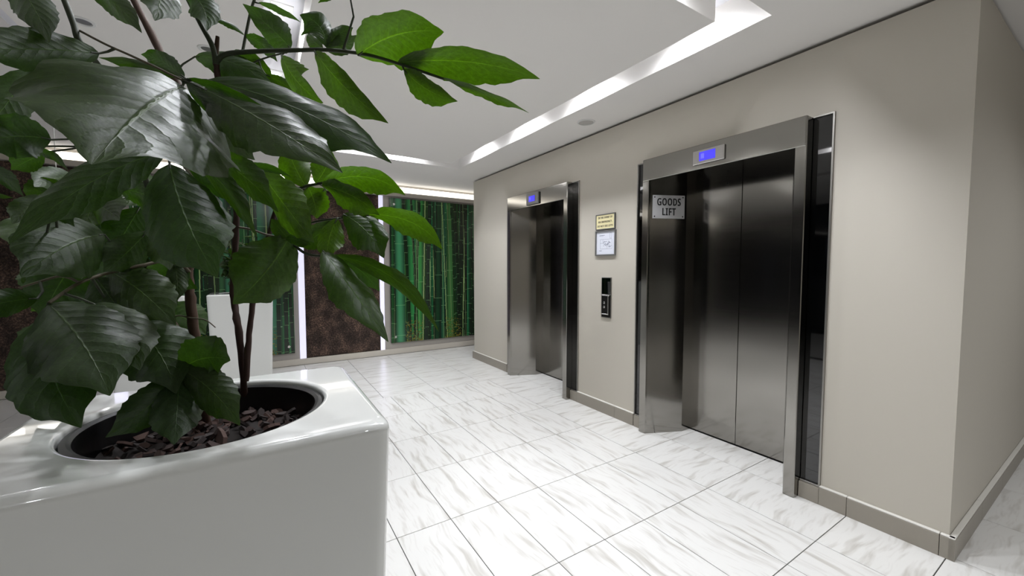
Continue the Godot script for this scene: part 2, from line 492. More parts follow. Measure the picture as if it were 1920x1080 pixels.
# ------------------------------------------------------------------ far wall
func build_far_wall(strip_e: float):
	var w := struct("wall_far", "far wall behind the bamboo prints and soil panels", "wall")
	part("slab", box(Vector3(-4.9, 0, -6.95), Vector3(7.3, 3.1, BACK_Z), 0.0), M.backing, w)
	var bb := struct("baseboard_far", "cream ledge along the foot of the bamboo wall", "skirting")
	part("ledge", box(Vector3(-4.5, 0, BACK_Z), Vector3(4.6, 0.092, BACK_Z + 0.03), 0.003), M.ledge, bb)
	var tr := struct("trim_1", "grey pelmet along the top of the bamboo wall", "trim")
	part("pelmet", box(Vector3(-4.5, 2.60, BACK_Z), Vector3(4.6, 2.668, BACK_Z + 0.05), 0.003), M.pelmet, tr)
	var sl := thing("strip_light", "long white glowing strip light above the bamboo prints under the ceiling", "strip light", Vector3(0, 2.714, BACK_Z + 0.03))
	part("diffuser", box(Vector3(-4.4, -0.044, -0.03), Vector3(4.5, 0.04, 0.028), 0.01), M.strip, sl)
	for x: float in [-3.3, -1.1, 1.1, 3.3]:
		var al := AreaLight3D.new(); al.name = "strip_area_light"; sl.add_child(al, true)
		al.area_size = Vector2(2.1, 0.07); al.position = Vector3(x, 0, 0.04); al.rotation_degrees = Vector3(0, 180, 0)
		al.light_energy = strip_e; al.light_color = Color(1.0, 0.985, 0.95); al.shadow_enabled = true
	# glowing uprights between the panels
	var ups := [[1.653, 1.722, "glowing white upright strip between the soil panel and right bamboo print"], [0.482, 0.566, "glowing white upright strip between the left bamboo print and soil panel"], [-1.53, -1.40, "glowing lavender upright strip behind the leaves, beside the far left soil panel"], [3.56, 3.63, "glowing upright strip past the right bamboo print, behind the lift wall"]]
	for u: Array in ups:
		var t := thing("light_strip", u[2], "strip light", Vector3((u[0] + u[1]) / 2, 0.092, BACK_Z))
		var hw: float = (u[1] - u[0]) / 2
		part("diffuser", box(Vector3(-hw, 0, 0), Vector3(hw, 2.508, 0.018), 0.004), M.lightbox, t)
		var al := AreaLight3D.new(); al.name = "strip_area_light"; t.add_child(al, true)
		al.area_size = Vector2(hw * 1.8, 2.4); al.position = Vector3(0, 1.25, 0.025); al.rotation_degrees = Vector3(0, 180, 0)
		al.light_energy = 0.08; al.light_color = Color(0.86, 0.85, 1.0); al.shadow_enabled = true
	# bamboo prints on stand-off bolts
	bamboo(-1.31, 0.416, 0.19, 2.573, 31, "left bamboo forest print, mostly hidden by the white planters and plant")
	bamboo(1.82, 3.55, 0.19, 2.573, 77, "large bamboo forest print beside the lift wall corner")
	# soil panels
	soil(0.567, 1.652, "dark brown soil panel standing between the two bamboo prints", 5)
	soil(-2.64, -1.532, "almost black soil panel at far left behind the leaves", 8)

func bamboo(x0: float, x1: float, y0: float, y1: float, sd: int, label: String):
	var t := thing("bamboo_print", label, "wall print", Vector3((x0 + x1) / 2, y0, BACK_Z))
	var w := 576
	var h := 800
	var r := RandomNumberGenerator.new(); r.seed = sd
	var im := Image.create(w, h, false, Image.FORMAT_RGB8)
	im.fill(Color(0.035, 0.13, 0.05))
	# far, thin stalks first, then nearer and broader ones
	for layer in 6:
		var count: int = [70, 44, 18, 7, 15, 9][layer]
		for k in count:
			var cw: float = [6.0, 12.0, 26.0, 54.0, 17.0, 5.0][layer] * r.randf_range(0.7, 1.25)
			var cx := r.randf() * w
			var base := Color.from_hsv(r.randf_range(0.32, 0.42), r.randf_range(0.48, 0.74), [0.20, 0.26, 0.33, 0.40, 0.22, 0.55][layer] * r.randf_range(0.5, 1.3))
			if (layer < 2 and r.randf() < 0.36) or layer == 5: base = Color.from_hsv(r.randf_range(0.22, 0.32), 0.36, r.randf_range(0.42, 0.70))
			var lean := r.randf_range(-0.05, 0.05)
			var seg: float = cw * r.randf_range(2.2, 3.4) + 26.0
			var y := -r.randf() * seg
			while y < h:
				for ix in int(cw):
					var u := (ix + 0.5) / cw
					var tone := 0.45 + 0.75 * sin(PI * clampf(u * 0.92 + 0.04, 0, 1)) * (1.15 - 0.5 * u)
					var c := Color(base.r * tone, base.g * tone, base.b * tone)
					im.fill_rect(Rect2i(int(cx + ix - cw / 2 + lean * y), int(maxf(y, 0)), 1, int(minf(seg, h - maxf(y, 0)))), c)
				if layer > 0 and layer < 5:
					im.fill_rect(Rect2i(int(cx - cw / 2 + lean * y), int(y + seg) - 2, int(cw) + 1, 3 + mini(layer, 3) / 2), base.lerp(Color(0.62, 0.80, 0.55), 0.62))
					im.fill_rect(Rect2i(int(cx - cw / 2 + lean * y), int(y + seg) + 1 + layer / 2, int(cw), 2), base.darkened(0.5))
				y += seg
	# pale stems and yellow litter on the ground of the print
	for k in 1500:
		var yy := h - 4 - int(pow(r.randf(), 1.6) * h * 0.15)
		var cx2 := r.randf() * w
		if fposmod(cx2 * 0.0125 + sd, 3.0) < 1.25:
			im.fill_rect(Rect2i(int(cx2), yy, r.randi_range(2, 6), r.randi_range(2, 4)), Color.from_hsv(r.randf_range(0.11, 0.17), 0.7, r.randf_range(0.25, 0.62)))
	var m := mat(Color.WHITE, 0.16); m.albedo_texture = tex(im)
	var st := st_new()
	var hw := (x1 - x0) / 2
	add_box(st, Vector3(-hw, 0, 0.022), Vector3(hw, y1 - y0, 0.0295), 0.001)
	part("acrylic_sheet", st.commit(), mat(Color(0.05, 0.14, 0.07), 0.15), t)
	var f := PlaneMesh.new(); f.size = Vector2(hw * 2 - 0.002, y1 - y0 - 0.002); f.orientation = PlaneMesh.FACE_Z
	part("printed_face", f, m, t, Vector3(0, (y1 - y0) / 2, 0.0300))
	for sx: float in [-1.0, 1.0]:
		for y: float in [0.1, y1 - y0 - 0.1]:
			part("standoff_bolt", lathe([Vector2(0.008, -0.03), Vector2(0.008, 0.0), Vector2(0.018, 0.001), Vector2(0.019, 0.006), Vector2(0.016, 0.009), Vector2(0.0, 0.0095)], 20), M.bolt, t, Vector3(sx * (hw - 0.075), y, 0.030), Vector3(PI / 2, 0, 0))

func soil(x0: float, x1: float, label: String, sd: int):
	var t := thing("soil_panel", label, "wall panel", Vector3((x0 + x1) / 2, 0.094, BACK_Z))
	var w := 384
	var h := 768
	var n := fnl(sd, 0.012, 5)
	var n2 := fnl(sd + 20, 0.11, 3)
	var n3 := fnl(sd + 30, 0.35, 2)
	var im := Image.create(w, h, false, Image.FORMAT_RGB8)
	for y in h:
		for x in w:
			var v := 0.5 + 0.35 * n2.get_noise_2d(x, y) + 0.35 * n3.get_noise_2d(x, y) + 0.35 * n.get_noise_2d(x, y)
			var c := Color(0.11, 0.08, 0.065).lerp(Color(0.62, 0.50, 0.43), clampf(v * v, 0, 1))
			im.set_pixel(x, y, c)
	var m := mat(Color.WHITE, 0.95); m.albedo_texture = tex(im)
	# crumbly surface: a grid pushed out by noise
	var nx := 90
	var ny := 190
	var hw := (x1 - x0) / 2
	var ht := 2.50
	var rough := fnl(sd + 50, 6.0, 4)
	var st := st_new()
	for j in ny + 1:
		for i in nx + 1:
			var p := Vector3(lerpf(-hw, hw, float(i) / nx), lerpf(0, ht, float(j) / ny), 0)
			var edge := minf(minf(float(i), nx - i), minf(float(j), ny - j))
			p.z = 0.004 if edge < 1 else 0.02 + 0.014 * rough.get_noise_2d(p.x * 2.2, p.y * 2.2) + rng.randf() * 0.004
			st.set_uv(Vector2(float(i) / nx, 1.0 - float(j) / ny)); st.set_smooth_group(0); st.add_vertex(p)
	for j in ny:
		for i in nx:
			var a := j * (nx + 1) + i
			for k: int in [a, a + nx + 1, a + 1, a + 1, a + nx + 1, a + nx + 2]: st.add_index(k)
	st.generate_normals()
	part("soil_face", st.commit(), m, t)
	part("tray", box(Vector3(-hw, 0, 0), Vector3(hw, ht, 0.003), 0.0), M.ink, t)

# ------------------------------------------------------------------ lifts
func build_lifts():
	lift(-3.95, "stainless steel lift entrance with one blue display, further from the camera", "passenger")
	lift(-1.74, "stainless steel goods lift entrance nearest the camera, wide two-panel door", "goods")

func lift(zc: float, label: String, kind: String):
	var t := thing("lift_entrance", label, "lift", Vector3(WALL_X, 0, zc))
	var xf := -0.075                     # front of the steel surround
	var xd := 0.365                      # face of the doors
	for s: float in [-1.0, 1.0]:
		# front post and splayed reveal folded from one sheet
		part("post", box(Vector3(xf, 0, minf(s * 0.61, s * 0.545)), Vector3(0.05, 2.357, maxf(s * 0.61, s * 0.545)), 0.004), M.steel, t)
		var o := PackedVector2Array([Vector2(xf + 0.004, s * 0.545), Vector2(xf + 0.02, s * 0.540), Vector2(0.245, s * 0.405), Vector2(xd + 0.03, s * 0.400), Vector2(xd + 0.03, s * 0.58), Vector2(0.0, s * 0.58), Vector2(0.0, s * 0.548)])
		part("jamb", prism(o, 0.0, 2.19), M.steel, t)
		# dark glass strip beside the post, in a thin metal channel
		var z0 := minf(s * 0.612, s * 0.712)
		var z1 := maxf(s * 0.612, s * 0.712)
		part("glass_strip", box(Vector3(0.004, 0.112, z0), Vector3(0.03, 2.35, z1), 0.001), M.black_glass, t)
		var e0 := s * 0.712
		var e1 := s * 0.722
		part("channel", box(Vector3(-0.012, 0.10, minf(e0, e1)), Vector3(0.03, 2.357, maxf(e0, e1)), 0.001), M.trim, t)
		part("channel", box(Vector3(-0.010, 0.10, z0), Vector3(0.03, 0.112, z1), 0.001), M.trim, t)
		part("channel", box(Vector3(-0.010, 2.348, z0), Vector3(0.03, 2.357, z1), 0.001), M.trim, t)
		part("plinth_tile", box(Vector3(-0.022, 0, z0), Vector3(0.03, 0.10, z1 + 0.008), 0.001), M.skirting, t)
		# door leaf
		var d0 := minf(s * 0.0015, s * 0.43)
		var d1 := maxf(s * 0.0015, s * 0.43)
		part("door_panel", box(Vector3(xd, 0.008, d0), Vector3(xd + 0.035, 2.30, d1), 0.002), M.steel, t)
	part("lintel", box(Vector3(xf - 0.004, 2.178, -0.605), Vector3(xd + 0.03, 2.357, 0.605), 0.004), M.steel, t)
	part("shaft_lining", box(Vector3(xd + 0.05, 0.0, -0.56), Vector3(xd + 0.1, 2.357, 0.56), 0.0), M.rubber, t)
	part("sill", box(Vector3(xd - 0.008, -0.02, -0.40), Vector3(xd + 0.05, 0.002, 0.40), 0.001), M.rubber, t)
	if kind == "goods":
		part("keyhole", lathe([Vector2(0.0, 0.002), Vector2(0.006, 0.0015), Vector2(0.007, 0.0)], 16), M.rubber, t, Vector3(xd - 0.0005, 2.13, -0.12), Vector3(0, 0, PI / 2))
	# floor indicator on the lintel
	var d := part("floor_indicator", box(Vector3(-0.016, -0.052, -0.122), Vector3(0.0, 0.052, 0.122), 0.006) if kind == "goods" else box(Vector3(-0.022, -0.07, -0.125), Vector3(0.0, 0.07, 0.125), 0.008), M.steel_bright if kind == "goods" else M.frame_grey, t, Vector3(xf - 0.004, 2.262, -0.01))
	var fx := -0.0165 if kind == "goods" else -0.0225
	part("screen", box(Vector3(fx - 0.002, -0.032, -0.066), Vector3(fx + 0.002, 0.034, 0.058), 0.0005), M.screen, d)
	part("readout", box(Vector3(fx - 0.0032, -0.016, -0.052), Vector3(fx - 0.001, 0.020, -0.026), 0.0005), M.screen_ink, d)

func text_mesh(s: String, size: float, depth: float, font_name := "Droid Sans", weight := 700) -> TextMesh:
	var f := SystemFont.new(); f.font_names = PackedStringArray([font_name]); f.font_weight = weight
	var tm := TextMesh.new(); tm.text = s; tm.font = f; tm.font_size = 64; tm.pixel_size = size / 46.0; tm.depth = depth
	tm.horizontal_alignment = HORIZONTAL_ALIGNMENT_CENTER; tm.vertical_alignment = VERTICAL_ALIGNMENT_CENTER
	tm.curve_step = 2.0
	return tm

# ------------------------------------------------------------------ signs and call panel
func build_signs():
	var face := Vector3(0, -PI / 2, 0)
	# plate on the left splayed jamb of the goods lift
	var a := Vector2(-0.055, -0.540)
	var b := Vector2(0.245, -0.405)
	var mid := (a + b) / 2
	var dir := (b - a).normalized()
	var g := thing("lift_sign", "brushed metal plate reading GOODS LIFT on the splayed jamb", "sign", Vector3(WALL_X + mid.x, 1.96, -1.74 + mid.y))
	# the plate faces out of the splay: local +z is the jamb's outward normal
	g.rotation.y = atan2(-dir.y, dir.x)
	part("plate", box(Vector3(-0.145, -0.098, 0.001), Vector3(0.145, 0.098, 0.005), 0.001), M.sign_metal, g)
	part("lettering", text_mesh("GOODS", 0.056, 0.002), M.ink, g, Vector3(0, 0.040, 0.0055)).scale = Vector3(0.82, 1.08, 1)
	part("lettering", text_mesh("LIFT", 0.056, 0.002), M.ink, g, Vector3(0, -0.042, 0.0055)).scale = Vector3(0.82, 1.08, 1)
	for sx: float in [-1.0, 1.0]:
		for sy: float in [-1.0, 1.0]:
			part("screw", lathe([Vector2(0.0, 0.003), Vector2(0.004, 0.0025), Vector2(0.006, 0.0)], 12), M.screw, g, Vector3(sx * 0.128, sy * 0.081, 0.005), Vector3(PI / 2, 0, 0))
	# emergency notice
	var n := thing("emergency_sign", "small cream notice about emergencies, framed above the white plan", "sign", Vector3(WALL_X, 1.890, -2.847))
	n.rotation = face
	part("board", box(Vector3(-0.128, -0.076, 0), Vector3(0.128, 0.076, 0.012), 0.002), M.cream, n)
	frame(n, 0.128, 0.076, 0.010, 0.016)
	var lines := ["IN THE EVENT OF", "AN EMERGENCY,", "DO NOT USE LIFTS"]
	for i in 3:
		part("lettering", text_mesh(lines[i], 0.0185, 0.001), M.brown_ink, n, Vector3(0, 0.041 - i * 0.041, 0.0125)).scale = Vector3(0.92, 1.0, 1)
	# evacuation plan
	var p := thing("evacuation_plan", "white plan drawing in a grey metal frame under the cream notice", "sign", Vector3(WALL_X, 1.683, -2.843))
	p.rotation = face
	part("sheet", box(Vector3(-0.135, -0.124, 0), Vector3(0.135, 0.124, 0.008), 0.001), mat(Color(0.90, 0.91, 0.95), 0.25), p)
	frame(p, 0.135, 0.124, 0.014, 0.018)
	var im := Image.create(256, 236, false, Image.FORMAT_RGB8)
	im.fill(Color(0.90, 0.91, 0.95))
	var grey := Color(0.42, 0.44, 0.52)
	for r: Rect2i in [Rect2i(40, 34, 78, 4), Rect2i(40, 42, 60, 2), Rect2i(52, 78, 168, 2), Rect2i(52, 178, 168, 2), Rect2i(52, 78, 2, 100), Rect2i(218, 78, 2, 100), Rect2i(52, 118, 40, 2), Rect2i(150, 148, 70, 2), Rect2i(150, 120, 2, 58), Rect2i(92, 78, 2, 42), Rect2i(40, 196, 36, 5), Rect2i(190, 14, 2, 56), Rect2i(214, 14, 2, 56), Rect2i(190, 14, 26, 2), Rect2i(190, 68, 26, 2), Rect2i(172, 156, 30, 6)]:
		im.fill_rect(r, grey)
	var rr := RandomNumberGenerator.new(); rr.seed = 4
	for k in 46:
		im.fill_rect(Rect2i(rr.randi_range(90, 190), rr.randi_range(98, 146), rr.randi_range(3, 13), rr.randi_range(2, 7)), Color(0.30, 0.34, 0.42).lerp(grey, rr.randf()))
	var pm := mat(Color.WHITE, 0.25); pm.albedo_texture = tex(im)
	var q := PlaneMesh.new(); q.size = Vector2(0.24, 0.218); q.orientation = PlaneMesh.FACE_Z
	part("drawing", q, pm, p, Vector3(0, 0, 0.0086))
	# call panel
	var c := thing("call_panel", "tall narrow steel lift call panel with black display and two buttons", "call panel", Vector3(WALL_X, 1.150, -2.826))
	c.rotation = face
	part("back_plate", box(Vector3(-0.066, -0.20, 0), Vector3(0.066, 0.20, 0.008), 0.002), M.trim, c)
	part("display", box(Vector3(-0.058, 0.035, 0.004), Vector3(0.058, 0.192, 0.011), 0.002), M.black_glass, c)
	part("button_plate", box(Vector3(-0.058, -0.192, 0.004), Vector3(0.058, 0.028, 0.014), 0.003), mat(Color(0.16, 0.155, 0.15), 0.3, 0.8), c)
	part("bezel", box(Vector3(-0.05, 0.016, 0.010), Vector3(0.05, 0.028, 0.020), 0.003), M.steel_bright, c)
	part("bezel", box(Vector3(0.028, -0.16, 0.010), Vector3(0.040, 0.02, 0.019), 0.003), M.steel_bright, c)
	part("bezel", box(Vector3(-0.05, -0.168, 0.010), Vector3(0.04, -0.158, 0.018), 0.003), M.steel_bright, c)
	for i in 2:
		var bt := part("button", lathe([Vector2(0.0, 0.007), Vector2(0.010, 0.006), Vector2(0.0125, 0.004), Vector2(0.013, 0.0)], 20), M.steel_bright, c, Vector3(-0.018, -0.052 - i * 0.04, 0.013), Vector3(PI / 2, 0, 0))
		part("arrow", prism(PackedVector2Array([Vector2(-0.005, 0.003 * (1 - 2 * i)), Vector2(0.005, 0.003 * (1 - 2 * i)), Vector2(0, -0.006 * (1 - 2 * i))]), 0.0065, 0.0075), M.ink, bt)

func frame(parent: Node3D, hx: float, hy: float, w: float, d: float):
	for s: float in [-1.0, 1.0]:
		part("frame_bar", box(Vector3(minf(s * hx, s * (hx - w)), -hy, 0), Vector3(maxf(s * hx, s * (hx - w)), hy, d), 0.002), M.frame_grey, parent)
		part("frame_bar", box(Vector3(-hx + w, minf(s * hy, s * (hy - w)), 0), Vector3(hx - w, maxf(s * hy, s * (hy - w)), d), 0.002), M.frame_grey, parent)

# ------------------------------------------------------------------ planters
# a tall tapering box with rounded corners and a round opening in its top
func planter_mesh(hx: float, hz: float, r_hole: float, height: float) -> ArrayMesh:
	var n := 192
	var rings := []      # each: Callable angle -> point
	var rect := func(w: float, inset: float, y: float, rc: float) -> Vector3:
		var ax := hx - inset
		var az := hz - inset
		var c := cos(w)
		var s := sin(w)
		var k := minf(ax / maxf(absf(c), 1e-6), az / maxf(absf(s), 1e-6))
		var p := Vector2(c * k, s * k)
		# round the vertical corners
		var q := Vector2(maxf(absf(p.x) - (ax - rc), 0), maxf(absf(p.y) - (az - rc), 0))
		if q.x > 0 and q.y > 0:
			var o := Vector2(signf(p.x) * (ax - rc), signf(p.y) * (az - rc))
			p = o + (p - o).normalized() * rc
		return Vector3(p.x, y, p.y)
	var circ := func(w: float, r: float, y: float) -> Vector3: return Vector3(cos(w) * r, y, sin(w) * r)
	var list := []
	var taper := 0.035
	for y: float in [0.0, 0.3, 0.6, 0.9, height - 0.03, height - 0.019]: list.append(["r", taper * (1.0 - y / height), y, 0.022])
	var fr := 0.016
	for k in 7:
		var a := PI / 2 * k / 6.0
		list.append(["r", fr * (1 - cos(a)), height - fr + fr * sin(a), 0.022])
	list.append(["m", 0.03, height, 0.0])
	list.append(["m", 0.5, height, 0.0])
	list.append(["m", 0.97, height, 0.0])
	var lip := 0.008
	for k in 6:
		var a := PI / 2 * k / 5.0
		list.append(["c", r_hole + lip * (1 - sin(a)), height - lip + lip * cos(a), 0.0])
	list.append(["c", r_hole - 0.002, height - 0.03, 0.0])
	list.append(["c", r_hole - 0.004, height - 0.16, 0.0])
	var pts := []
	for e: Array in list:
		var ring := []
		for k in n:
			var w: float = TAU * (k + 0.5) / n
			var p: Vector3
			if e[0] == "r": p = rect.call(w, e[1], e[2], e[3])
			elif e[0] == "c": p = circ.call(w, e[1], e[2])
			else: p = rect.call(w, fr, e[2], 0.022).lerp(circ.call(w, r_hole + lip, e[2]), e[1])
			ring.append(p)
		pts.append(ring)
	var st := st_new()
	for i in pts.size():
		for k in n:
			st.set_smooth_group(1); st.add_vertex(pts[i][k])
	for i in pts.size() - 1:
		for k in n:
			var a := i * n + k
			var b := i * n + (k + 1) % n
			for x: int in [a, a + n, b, b, a + n, b + n]: st.add_index(x)
	st.generate_normals()
	return st.commit()

func build_planters():
	var mesh := planter_mesh(0.287, 0.254, 0.203, POT.y)
	var t := thing("planter", "glossy white square planter in the foreground holding the big-leaved plant", "planter", Vector3(POT.x, 0, POT.z), "white planters")
	part("body", mesh, M.gel, t)
	part("pot_liner", lathe([Vector2(0.168, -0.16), Vector2(0.186, -0.012), Vector2(0.192, -0.008), Vector2(0.200, -0.010), Vector2(0.201, -0.03)], 72), M.pot_black, t, Vector3(0, POT.y, 0))
	# two more of the same by the far wall
	var far_spots := [[Vector3(-0.166, 0, -5.25), "white planter by the bamboo wall, seen behind the two thin stems"], [Vector3(-0.90, 0, -5.25), "white planter by the bamboo wall, hidden behind the dark leaves"]]
	for i in 2:
		var c := t.duplicate() as Node3D
		c.name = numbered("planter"); add_child(c); c.position = far_spots[i][0]
		c.set_meta("label", far_spots[i][1])
		bush(far_spots[i][0] + Vector3(0, POT.y, 0), i)
	# bark mulch round the plant
	var s := thing("bark_mulch", "dark brown bark mulch filling the round opening of the foreground planter", "mulch", Vector3(POT.x, POT.y - 0.07, POT.z))
	var st := st_new()
	var hn := fnl(6, 9.0, 3)
	var hgt := func(r: float, a: float) -> float: return 0.014 * hn.get_noise_2d(cos(a) * r, sin(a) * r) - 0.10 * r * r
	for i in 14:
		for k in 48:
			var q := []
			for e: Array in [[i, k], [i, k + 1], [i + 1, k + 1], [i + 1, k]]:
				var r: float = 0.178 * e[0] / 14.0
				var a: float = TAU * e[1] / 48.0
				q.append([Vector3(cos(a) * r, hgt.call(r, a), sin(a) * r), Vector3.UP])
			smooth_quad(st, q, [Vector2.ZERO, Vector2.RIGHT, Vector2.ONE, Vector2.DOWN])
	part("peat_bed", st.commit(), M.peat, s)
	var chips := []
	for k in 6:
		var cs := st_new()
		var o := PackedVector2Array()
		for j in 7: o.append(Vector2(cos(TAU * j / 7.0) * rng.randf_range(0.010, 0.022), sin(TAU * j / 7.0) * rng.randf_range(0.005, 0.011)))
		chips.append(prism(o, -0.003, rng.randf_range(0.001, 0.005)))
	for k in 230:
		var r := sqrt(rng.randf()) * 0.172
		var a := rng.randf() * TAU
		var cp := part("bark_chip", chips[k % 6], M["chip%d" % (rng.randi() % 3)], s, Vector3(cos(a) * r, hgt.call(r, a) + 0.003 + rng.randf() * 0.010, sin(a) * r), Vector3(rng.randf_range(-0.9, 0.9), rng.randf() * TAU, rng.randf_range(-0.9, 0.9)))
		cp.scale = Vector3.ONE * rng.randf_range(0.6, 1.25)

func bush(p: Vector3, i: int):
	var t := thing("bushy_plant", ["bright leafy bush in the far white planter behind the thin stems", "leafy bush in the far left white planter behind dark leaves"][i], "plant", p, "bushes in the far planters")
	var protos := []
	for k in 4: protos.append(leaf_mesh(Vector3.ZERO, Vector3(0, 0.01, 0.13), Vector3(0, 0.025, 0.065), 0.062, Vector3.UP, 0.0, 60 + k, 8, 4))
	for k in 9:
		var a := TAU * k / 9.0
		var st := st_new()
		var top := Vector3(cos(a) * 0.17, rng.randf_range(0.3, 0.62), sin(a) * 0.17)
		add_tube(st, [Vector3(cos(a) * 0.04, -0.08, sin(a) * 0.04), top * 0.5, top], [0.006, 0.005, 0.003], 6)
		part("stem", st.commit(), M.green_stem, t)
		for j in 15:
			var f := rng.randf_range(0.25, 1.05)
			var lf := part("leaf", protos[j % 4], M["leaf_%d" % (rng.randi() % 3)], t, top * f + Vector3(rng.randf_range(-0.04, 0.04), 0, rng.randf_range(-0.04, 0.04)), Vector3(rng.randf_range(-0.5, 0.9), rng.randf() * TAU, rng.randf_range(-0.5, 0.5)))
			lf.scale = Vector3.ONE * rng.randf_range(0.7, 1.3)

# ------------------------------------------------------------------ the plant
# leaf blade: a bent, folded, wavy-edged sheet along the curve p0 - pc - p1
func leaf_mesh(p0: Vector3, p1: Vector3, pc: Vector3, width: float, facing: Vector3, roll: float, sd: int, nl := 26, nw := 10, stalk = null) -> ArrayMesh:
	var r := RandomNumberGenerator.new(); r.seed = sd * 7 + 1
	var ph := r.randf() * TAU
	var ph2 := r.randf() * TAU
	var wav := r.randf_range(0.03, 0.075) * width
	var fold := r.randf_range(0.10, 0.26)
	var pos := []
	for i in nl + 1:
		var t := float(i) / nl
		var c := p0.lerp(pc, t).lerp(pc.lerp(p1, t), t)
		var tg := (p0.lerp(pc, 0.0).lerp(pc, 0.0) * 0.0 + (pc - p0) * (1 - t) + (p1 - pc) * t).normalized()
		var side := tg.cross(facing).normalized().rotated(tg, roll)
		var nrm := side.cross(tg).normalized()
		if nrm.y < 0: nrm = -nrm
		var w := pow(sin(PI * pow(t * 0.965 + 0.02, 0.95)), 0.85)
		if t > 0.74: w *= 1.0 - 0.45 * smoothstep(0.74, 0.96, t)
		if i == 0: w = 0.03
		if i == nl: w = 0.012
		var row := []
		for j in nw + 1:
			var s := float(j) / nw * 2.0 - 1.0
			var tooth := 1.0 + 0.045 * sin(t * TAU * 8.0 + (ph if s > 0 else ph2)) * absf(s)
			var x := s * w * width * 0.5 * tooth
			var y := absf(x) * fold - 1.2 * x * x / width * 0.9
			y += wav * s * s * sin(t * 15.0 + (ph if s > 0 else ph2)) * w
			y += 0.010 * width * cos(t * TAU * 10.0 - absf(s) * 14.0) * absf(s) * (1 - absf(s)) * 4.0 * w
			row.append(c + side * x + nrm * y)
		pos.append(row)
	var st := st_new()
	for i in nl + 1:
		for j in nw + 1:
			st.set_smooth_group(1); st.set_uv(Vector2(float(j) / nw, float(i) / nl)); st.add_vertex(pos[i][j])
	for i in nl:
		for j in nw:
			var a := i * (nw + 1) + j
			for k: int in [a, a + nw + 1, a + 1, a + 1, a + nw + 1, a + nw + 2]: st.add_index(k)
	st.generate_normals(); st.generate_tangents()
	return st.commit()

var branch_pts: Array[Vector3] = []

# px: [x, y, depth] points of the photograph's stem, smoothed into a tube
func branch(t: Node3D, called: String, m: Material, px: Array, r0: float, r1: float, knots := 0.0):
	var key: Array[Vector3] = []
	for p in px: key.append(p if p is Vector3 else at(p[0], p[1], p[2]))
	var pts := []
	var rad := []
	var n := key.size()
	for i in n - 1:
		for k in 6:
			var f := k / 6.0
			var a := key[maxi(i - 1, 0)]
			var d := key[mini(i + 2, n - 1)]
			var q := key[i].cubic_interpolate(key[i + 1], a, d, f)
			if knots > 0: q += Vector3(rng.randf_range(-1, 1), 0, rng.randf_range(-1, 1)) * knots
			pts.append(q)
	pts.append(key[n - 1])
	for i in pts.size():
		var f := float(i) / (pts.size() - 1)
		rad.append(lerpf(r0, r1, f) * (1.0 + (rng.randf_range(-0.12, 0.18) if knots > 0 else 0.0)))
		branch_pts.append(pts[i])
	var st := st_new(); add_tube(st, pts, rad, 10)
	part(called, st.commit(), m, t)

func leaf(t: Node3D, b: Array, e: Array, wpx: float, bend := [0, 0], roll := 0.0, stalk := true, backlit := false):
	var p0 := at(b[0], b[1], b[2])
	var p1 := at(e[0], e[1], e[2])
	var dm: float = (b[2] + e[2]) / 2
	var pc: Vector3 = (p0 + p1) / 2 + (cam.basis.x * bend[0] - cam.basis.y * bend[1]) * (dm / FPX) * 2.0
	var facing := ((p0 + p1) / 2 - cam.position).normalized()
	var width := wpx * dm / FPX / maxf(0.45, cos(deg_to_rad(roll)))
	var sd := int(b[0] * 3 + b[1] * 7 + e[0])
	part("leaf", leaf_mesh(p0, p1, pc, width, facing, deg_to_rad(roll), absi(sd)), M["backlit_leaf"] if backlit else M["leaf_%d" % (absi(sd) % 3)], t)
	if not stalk: return
	# leaf stalk to the nearest stem
	var best := p0
	var bd := 0.16
	for q in branch_pts:
		if q.distance_to(p0) < bd: bd = q.distance_to(p0); best = q
	if bd > 0.006 and bd < 0.16:
		var st := st_new()
		var dirn := (pc - p0).normalized()
		var mid := best.lerp(p0, 0.6) - dirn * bd * 0.15
		add_tube(st, [best, mid, p0, p0 + dirn * 0.012], [0.0022, 0.0018, 0.0016, 0.0010], 6)
		part("leaf_stalk", st.commit(), M.green_stem, t)

